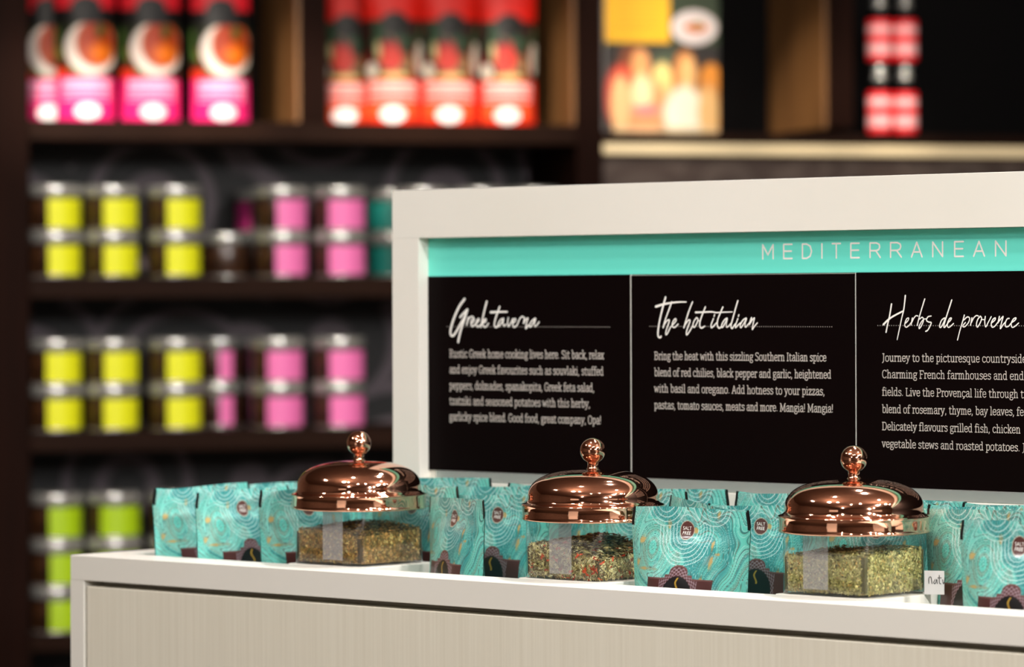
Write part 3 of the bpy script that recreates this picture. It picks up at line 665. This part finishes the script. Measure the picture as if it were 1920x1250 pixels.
def herb_mesh(seed, cols, fillh, heap, fs, n, elong):
    r = np.random.RandomState(seed); hw = HW_ - 0.0042
    def top(x, y): return fillh + heap(x / hw, y / hw) + 0.0022 * (fbm(np.array(x * 90 + 9), np.array(y * 90 + 9), seed, 3) - 0.5)
    V, F, C = [], [], []
    # core
    N = 16; base = len(V)
    for j in range(N + 1):
        for i in range(N + 1):
            x = (-1 + 2 * i / N) * hw * 0.97; y = (-1 + 2 * j / N) * hw * 0.97; V.append((x, y, float(top(x, y)) - 0.0015)); C.append(np.array(cols[0][:3]) * 0.5)
    for j in range(N):
        for i in range(N): a = j * (N + 1) + i; F.append((a, a + 1, a + N + 2, a + N + 1))
    ring = [(i, 0) for i in range(N)] + [(N, j) for j in range(N)] + [(N - i, N) for i in range(N)] + [(0, N - j) for j in range(N)]
    b2 = len(V)
    for i, j in ring: p = V[j * (N + 1) + i]; V.append((p[0], p[1], 0.004)); C.append(np.array(cols[0][:3]) * 0.5)
    for q in range(len(ring)):
        q2 = (q + 1) % len(ring); a = ring[q][1] * (N + 1) + ring[q][0]; b = ring[q2][1] * (N + 1) + ring[q2][0]; F.append((b2 + q, b2 + q2, b, a))
    wts = np.array([c[3] for c in cols], float); wts /= wts.sum()
    for k in range(n):
        face = r.rand()
        if face < 0.72:
            s = r.uniform(-1, 1) * hw; d = hw - abs(r.normal(0, 0.0004)); side = r.randint(4) if r.rand() < 0.25 else (0 if r.rand() < 0.5 else 1)
            x, y = ((s, -d), (d, s), (s, d), (-d, s))[side]; z = r.uniform(0.004, 1) * float(top(x, y)) if True else 0
            z = max(z, 0.004); nr = Vector(((0, -1, 0), (1, 0, 0), (0, 1, 0), (-1, 0, 0))[side])
        else:
            x, y = r.uniform(-1, 1, 2) * hw; z = float(top(x, y)) + abs(r.normal(0, 0.0005)); nr = Vector((0, 0, 1))
        cr_ = hw - 0.012; ex, ey = abs(x) - cr_, abs(y) - cr_
        if ex > 0 and ey > 0:
            rr = math.hypot(ex, ey)
            if rr > 0.012: x = math.copysign(cr_ + ex * 0.012 / rr, x); y = math.copysign(cr_ + ey * 0.012 / rr, y)
        ci = r.choice(len(cols), p=wts); col = np.array(cols[ci][:3]) * r.uniform(0.85, 1.32)
        sz = fs * r.uniform(0.5, 1.4) * cols[ci][4]; el = r.uniform(*elong) if cols[ci][4] < 1.5 else r.uniform(1, 1.6)
        a = Vector(r.normal(size=3)); a = (a - nr * a.dot(nr) * r.uniform(0.75, 1)).normalized(); b = nr.cross(a); b = (b + nr * r.normal(0, 0.25)).normalized()
        p = Vector((x, y, z)); m = len(V); l = sz * el / 2; w = sz / el * 0.75
        for q in (p - a * l, p - b * w + nr * sz * 0.12, p + a * l, p + b * w + nr * sz * 0.12): V.append(tuple(q)); C.append(col)
        F.append((m, m + 1, m + 2, m + 3))
    me = bpy.data.meshes.new('dried_herbs'); me.from_pydata(V, [], F); me.update()
    at_ = me.color_attributes.new('print', 'FLOAT_COLOR', 'POINT'); Cn = np.array(C)
    at_.data.foreach_set('color', np.concatenate([nlin(Cn), np.ones((len(Cn), 1))], 1).reshape(-1).astype(np.float32))
    me.materials.append(M['herb']); return me
HERB = [
 (5, [(122, 92, 46, 3, 1), (164, 122, 66, 3, 1), (98, 86, 46, 3, 1), (196, 170, 104, 1, 1), (104, 74, 38, 2, 1)], 0.0385, lambda x, y: 0.004 * -x * 0.6 + 0.003 * y - 0.003 * abs(x), 0.0024, 9000, (1.0, 2.0)),
 (6, [(134, 116, 68, 3, 1), (196, 182, 130, 3, 1.1), (146, 138, 86, 2, 1.1), (84, 66, 38, 4, 1), (214, 206, 160, 2, 1.0), (176, 66, 36, 0.22, 1.9)], 0.0350, lambda x, y: -0.003 * x - 0.009 * max(x, 0) * 0.5 + 0.003 * y + 0.005 * math.exp(-((x + .3) ** 2) * 3) - 0.004, 0.0030, 7500, (1.3, 2.6)),
 (8, [(166, 156, 98, 3, 1), (140, 134, 80, 3, 1), (190, 178, 122, 2, 1), (168, 136, 78, 1, 1), (116, 108, 62, 2, 1)], 0.0390, lambda x, y: 0.001 * x + 0.002 * y + 0.001 * math.sin(x * 3), 0.0022, 10000, (1.2, 2.4)),
]
jl = ['copper lidded glass jar of brown green herbs, leftmost, beside the board edge', 'copper lidded glass jar of coarse herbs with red chilli flakes, the middle one', 'copper lidded glass jar of pale olive herbs, right of the frontmost pouch']
rl = ['white block under the leftmost copper lidded jar', 'white block under the jar of red flecked herbs', 'white block under the jar of pale olive herbs']
for k, (px, py, Z) in enumerate(((673.4, 961, 3.935), (1112, 981, 3.690), (1601.4, 1004, 3.471))):
    p = CAM + ray(px, py) * Z
    jx, jy = p.x, 0.110
    # keep the picture column while standing in the tray's front row
    r = ray(px, py); t = (jy - CAM.y) / r.y; q = CAM + r * t; jx = q.x
    zb = RIM + 0.0004
    box('display_riser', (jx - 0.0515, jy - 0.0540, TRAY + 0.0005), (jx + 0.062, jy + 0.0535, zb), M['white'], bevel=0.0008)
    tag(bpy.context.scene.objects[-1] if False else COL.objects[-1], rl[k], 'riser', 'white blocks under the herb jars')
    t_ = thing('herb_jar', jl[k], 'jar', (jx, jy, zb), 0, 'copper lidded herb jars')
    g = MB(); g.prism(rounded(HW_, 0.016), 0.0, GH, caps=False); g.prism(list(reversed(rounded(HW_ - 0.003, 0.013))), 0.003, GH, caps=False)
    g.f.append(tuple(range(len(rounded(HW_, 0.016))))[::-1])
    gb = g.obj('glass_body', M['glass'], t_, smooth=True)
    me = herb_mesh(*HERB[k]); ho = link('dried_herbs', me, t_); ho['kind'] = 'stuff'
    # pale translucent strip on the front face
    fx = (0.012, 0.002, -0.006)[k]
    box('pale_strip', (fx - 0.014, -HW_ - 0.0006, 0.006), (fx + 0.0145, -HW_ - 0.0002, GH - 0.001), M['frost'], t_)
    ld = MB().lathe(lidprof, 128).obj('lid', M['copper'], t_, smooth=True); ld.location = (0, 0, GH - 0.006); ld['label'] = 'polished copper dome lid'
    kn = MB().lathe(knobprof, 64).obj('knob', M['copper'], ld, smooth=True); kn.location = (0, 0, Z1 + DH - 0.0002)
    print('jar', k, jx, jy, zb, 'depth', (Vector((jx, jy, zb)) - CAM).dot(FWD))

# unseen white units, added so the copper lids mirror something pale
for (x, y, rz, w, lab) in ((1.15, -3.3, 8, 0.9, 'unseen white unit across the aisle, added for the copper lids to mirror'), (4.6, -0.9, 80, 1.1, 'unseen white unit further along the aisle, added for pale copper reflections')):
    u_ = thing('reflector_unit', lab, 'reflector', (x, y, 0), rz * D2R)
    box('reflector_base', (-w / 2, -0.25, 0), (w / 2, 0.25, 0.9), M['white'], u_, bevel=0.004)
    box('reflector_top', (-w / 2, -0.05, 0.902), (w / 2, 0.0, 1.45), M['white'], u_, bevel=0.004)

# ------------------------------------------------------------------ pouches in the tray
PL = [
 (379, 912, .128, 88, 'teal marbled pouch at the far left end of the tray', 0, 0, .9),
 (456, 918, .125, 90, 'second teal pouch from the left end, turned to the side, beside the first jar', 1, 0, .9),
 (580, 915, .140, 86, 'teal pouch half hidden behind the left side of the leftmost jar', 0, 0, .7),
 (533, 907, .266, 88, 'teal pouch behind the leftmost pair of pouches, only its top showing', 2, 0, .9),
 (614, 911, .268, 88, 'teal pouch behind the lid of the leftmost jar', 0, 0, .9),
 (856, 935, .114, -24, 'teal pouch slanting away just right of the leftmost jar', 1, 0, .8),
 (938, 929, .190, -3, 'teal pouch with a round badge just left of the middle jar', 0, 0, .6),
 (1295, 955, .088, 2, 'large teal pouch facing forward between the middle and right jars', 2, 0, 1),
 (1306, 943, .186, -22, 'teal pouch with a sloping top edge right behind the forward facing pouch', 1, 6, .65),
 (1432, 949, .228, 2, 'shaded teal pouch just left of the right jar', 0, 0, .55),
 (1840, 957, .160, -9, 'blurred teal pouch just right of the right jar', 1, 0, .75),
 (1918, 982, .083, -4, 'blurred teal pouch at the right edge of the photo, in front', 2, 0, .85),
 (778, 911, .190, -6, 'teal pouch in the second row seen over the slanting pouch', 2, 0, .65),
 (1650, 952, .190, 0, 'teal pouch in the second row hidden behind the right jar', 2, 0, .65),
 (950, 914, .230, 3, 'teal pouch in the third row left of the middle lid', 1, 0, .55),
 (1190, 922, .226, 0, 'teal pouch in the third row hidden by the middle lid', 0, 0, .55),
 (1640, 945, .226, 3, 'teal pouch in the third row hidden by the right lid', 1, 0, .55),
 (1855, 951, .226, 2, 'teal pouch in the third row right of the right lid', 0, 0, .55),
 (2075, 962, .226, 2, 'teal pouch in the third row past the right edge of the photo', 0, 0, .55),
 (832, 897, .266, 0, 'teal pouch of the back row at the left end of the sign board', 1, 0, .55),
 (1047, 910, .266, 2, 'second teal pouch of the back row, left of the middle knob', 0, 0, .55),
 (1264, 918, .266, 1, 'back row teal pouch just right of the middle lid', 1, 0, .55),
 (1482, 926, .266, 0, 'back row teal pouch at the left shoulder of the right lid', 0, 0, .55),
 (1700, 939, .266, 2, 'back row teal pouch at the right shoulder of the right lid', 2, 0, .55),
 (1916, 948, .266, -1, 'back row teal pouch at the right edge of the photo', 0, 0, .55),
]
for px, py, V, psi, lab, kd, roll, sy in PL:
    o = pouch(px, py, V, psi, lab, kd, 0, roll, sy)
    print('pouch %4d U %.3f V %.3f scale %.3f' % (px, o.location.x, V, o.scale.z))

# small handwritten card beside the right jar
cdt = thing('name_card', 'small white card with black handwriting beside the right jar', 'card', (1.0475, 0.138, RIM + 0.0007), 0.35)
box('card_sheet', (-0.0095, 0, 0), (0.0095, 0.0006, 0.022), M['card'], cdt)
mb = MB(); at = plane_at(-0.0002)
for pts in ([(-.005, .010), (-.005, .015), (-.003, .016), (-.002, .010)], [(.001, .014), (-.0005, .011), (.001, .010), (.0025, .014), (.003, .010)], [(.005, .018), (.005, .011), (.0065, .010)], [(.0035, .0155), (.007, .0155)], [(.008, .014), (.009, .010), (.0105, .015)]):
    mb.ribbon(catmull(pts, 3), 0.0006, at)
mb.obj('handwriting', M['black'], cdt)

# ------------------------------------------------------------------ bags on the top shelf
def ell(x, y, cx, cy, rx, ry, soft=0.06):
    return 1 - sst(1 - soft, 1 + soft, np.hypot((x - cx) / rx, (y - cy) / ry))
def soup_print(u, v):
    C = np.zeros(u.shape + (3,)) + np.array((30, 36, 18.))
    n = fbm(u * 7, v * 14, 5, 3)
    C = mixc(C, (84, 120, 50), sst(.40, .56, n) * (v < .50)); C = mixc(C, (96, 40, 26), sst(.50, .64, fbm(u * 5 + 4, v * 8, 15, 3)) * (v < .40))
    C = mixc(C, (226, 52, 24), ell(u, v, .06, .245, .15, .035, .2))
    C = mixc(C, (226, 214, 204), ell(u, v, .60, .385, .46, .145)); C = mixc(C, (160, 50, 2), ell(u, v, .66, .41, .34, .125, .12))
    C = mixc(C, (222, 110, 16), ell(u, v, .74, .36, .20, .05, .5)); C = mixc(C, (40, 80, 24), ell(u, v, .74, .475, .07, .035, .4))
    C = mixc(C, (10, 6, 6), sst(.505, .525, v)); C = mixc(C, (190, 14, 30), sst(.585, .60, v) * (1 - ell(u, v, .5, .60, .25, .06)))
    C = mixc(C, (244, 36, 118), 1 - sst(.232, .238, v + .012 * (2 * u - 1) ** 2))
    for y, w in ((.200, .026), (.165, .012), (.140, .010), (.115, .010)):
        C = mixc(C, (252, 196, 222), (np.abs(v - y) < w * .6) * (np.abs(u - .5) < .40) * 0.9)
    return mixc(C, (255, 250, 248), ell(u, v, .52, .050, .22, .042))  # white ellipse laid over the print near the bottom
def meat_print(u, v):
    C = np.zeros(u.shape + (3,)) + np.array((46, 24, 18.))
    n = fbm(u * 8, v * 12, 25, 3); C = mixc(C, (130, 116, 76), sst(.48, .62, n)); C = mixc(C, (38, 66, 44), sst(.42, .56, fbm(u * 5, v * 9 + 3, 45, 3)) * (v > .40))
    C = mixc(C, (150, 24, 20), sst(.48, .58, fbm(u * 7 + 3, v * 9, 35, 3)) * (v < .45))
    C = mixc(C, (206, 196, 180), ell(u, v, .10, .29, .09, .045)); C = mixc(C, (222, 180, 110), ell(u, v, .45, .262, .28, .018, .4))
    C = mixc(C, (198, 46, 30), ell(u, v, .42, .355, .21, .068, .3)); C = mixc(C, (190, 180, 130), ell(u, v, .20, .40, .05, .05, .4)); C = mixc(C, (214, 210, 190), ell(u, v, .95, .36, .08, .09))
    C = mixc(C, (206, 22, 8), sst(.555, .575, v)); C = mixc(C, (16, 12, 6), ell(u, v, .50, .545, .24, .062, .15))
    C = mixc(C, (240, 44, 20), 1 - sst(.236, .242, v))
    for y, w in ((.205, .034), (.160, .014), (.130, .010)):
        C = mixc(C, (252, 206, 200), (np.abs(v - y) < w * .6) * (np.abs(u - .47) < .42) * 0.9)
    C = mixc(C, (250, 120, 60), (np.abs(v - .07) < .04) * (np.abs(u - .45) < .42) * .6)
    return mixc(C, (255, 250, 246), ell(u, v, .44, .052, .23, .046))  # white ellipse over the print, low on the bag
BW, BH, BT = 0.132, 0.40, 0.040
BAGM = {}
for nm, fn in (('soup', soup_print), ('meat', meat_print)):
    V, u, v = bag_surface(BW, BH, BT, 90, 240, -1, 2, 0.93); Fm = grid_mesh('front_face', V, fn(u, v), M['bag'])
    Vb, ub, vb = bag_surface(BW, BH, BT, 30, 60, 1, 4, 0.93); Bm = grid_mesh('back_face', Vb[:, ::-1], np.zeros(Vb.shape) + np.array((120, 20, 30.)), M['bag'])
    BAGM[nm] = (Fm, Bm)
sang = math.atan2(SB.y, SB.x)
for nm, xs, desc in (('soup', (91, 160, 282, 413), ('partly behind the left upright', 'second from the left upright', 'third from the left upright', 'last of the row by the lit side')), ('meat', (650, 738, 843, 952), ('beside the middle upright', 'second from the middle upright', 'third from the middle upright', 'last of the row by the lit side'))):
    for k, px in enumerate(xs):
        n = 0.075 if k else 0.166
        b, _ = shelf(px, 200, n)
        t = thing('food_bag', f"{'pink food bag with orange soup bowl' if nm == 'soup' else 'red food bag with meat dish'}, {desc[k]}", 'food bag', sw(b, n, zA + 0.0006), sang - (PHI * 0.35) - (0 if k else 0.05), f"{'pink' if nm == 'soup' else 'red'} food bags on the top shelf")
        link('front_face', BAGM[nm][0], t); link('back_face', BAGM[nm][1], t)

# poster of two smiling women under a yellow box
def poster_print(u, v):
    C = np.zeros(u.shape + (3,)) + np.array((30, 22, 14.))
    C = mixc(C, (60, 74, 52), ell(u, v, .55, .42, .16, .05, .5))
    C = mixc(C, (244, 214, 130), ell(u, v, .50, .29, .10, .11, .2)); C = mixc(C, (226, 140, 36), ell(u, v, .93, .30, .10, .10, .2))
    C = mixc(C, (120, 56, 16), ell(u, v, .23, .36, .12, .15, .3)); C = mixc(C, (214, 60, 36), ell(u, v, .14, .20, .15, .18, .15))
    C = mixc(C, (230, 150, 96), ell(u, v, .33, .14, .24, .17, .3)); C = mixc(C, (238, 190, 130), ell(u, v, .13, .16, .085, .17, .25)); C = mixc(C, (232, 160, 96), ell(u, v, .31, .38, .085, .095, .2))
    C = mixc(C, (250, 224, 170), ell(u, v, .32, .22, .09, .11, .3)); C = mixc(C, (226, 130, 130), ell(u, v, .36, .13, .12, .03, .5))
    C = mixc(C, (196, 110, 44), ell(u, v, .70, .33, .11, .14, .2)); C = mixc(C, (242, 186, 116), ell(u, v, .72, .34, .075, .10, .3))
    C = mixc(C, (214, 140, 70), ell(u, v, .90, .12, .13, .17, .15)); C = mixc(C, (250, 240, 214), ell(u, v, .70, .10, .19, .17, .2)); C = mixc(C, (240, 190, 120), ell(u, v, .91, .12, .09, .14, .3))
    C = mixc(C, (226, 196, 150), (v < .035) * (u > .06) * .7)
    C = mixc(C, (40, 54, 26), (v > .495) * 1.0)
    C = mixc(C, (236, 176, 8), (v > .507) * (u < .565) * 1.0); C = mixc(C, (196, 138, 6), (np.abs((v * 34) % 1 - .5) < .16) * (v > .56) * (u > .12) * (u < .45) * .6)
    C = mixc(C, (222, 208, 204), ell(u, v, .785, .595, .205, .098)); C = mixc(C, (206, 100, 20), ell(u, v, .80, .595, .10, .026, .3)); C = mixc(C, (130, 130, 50), ell(u, v, .82, .615, .05, .012, .4))
    return C
pb0 = bx(1136, 0.05); pb1 = bx(1349, 0.05)
u, v = np.meshgrid(np.linspace(0, 1, 90), np.linspace(0, 1, 150))
pwd = pb1 - pb0; PHh = 0.385
Vp = np.stack([u * pwd, u * 0, v * PHh], -1)
C = poster_print(u, v * 0.973)
pt = thing('photo_poster', 'bright photo panel of two smiling women below a yellow recipe card', 'poster', sw(pb0, 0.05, zR + 0.0005), sang)
link('printed_face', grid_mesh('printed_face', Vp, C, M['flatprint']), pt)
box('panel_board', (0, 0.0006, 0), (pwd, 0.02, PHh), M['card'], pt)

# red labelled bottles at the right, two high
def bottle(px, n, z, label):
    b, _ = shelf(px, 200, n); t = thing('sauce_bottle', label, 'bottle', sw(b, n, z), 0, 'red labelled bottles on the right shelf')
    MB().lathe([(0.001, 0), (0.024, 0), (0.027, 0.003), (0.027, 0.108), (0.022, 0.118), (0.012, 0.124), (0.012, 0.128)], 32).obj('bottle_body', M['black'], t, smooth=True)
    MB().lathe([(0.0275, 0.008), (0.0275, 0.100)], 32).obj('label_wrap', M['redlabel'], t, smooth=True)
    MB().lathe([(0.0278, 0.022), (0.0278, 0.046)], 32).obj('label_print', M['palelabel'], t, smooth=True)
    MB().lathe([(0.0278, 0.068), (0.0278, 0.086)], 32).obj('label_print', M['palelabel'], t, smooth=True)
    MB().lathe([(0.012, 0.124), (0.0165, 0.126), (0.017, 0.138), (0.012, 0.141), (0.0135, 0.145), (0.0155, 0.150), (0.0155, 0.160), (0.013, 0.163), (0.0003, 0.163)], 32).obj('cap', M['silver'], t, smooth=True)
for k, px in enumerate((1649, 1697)):
    for lv in range(2):
        bottle(px, 0.09, zR + 0.0005 + lv * 0.1635, f"dark bottle with red label and silver cap, {'upper' if lv else 'lower'} {'right' if k else 'left'} of the four")
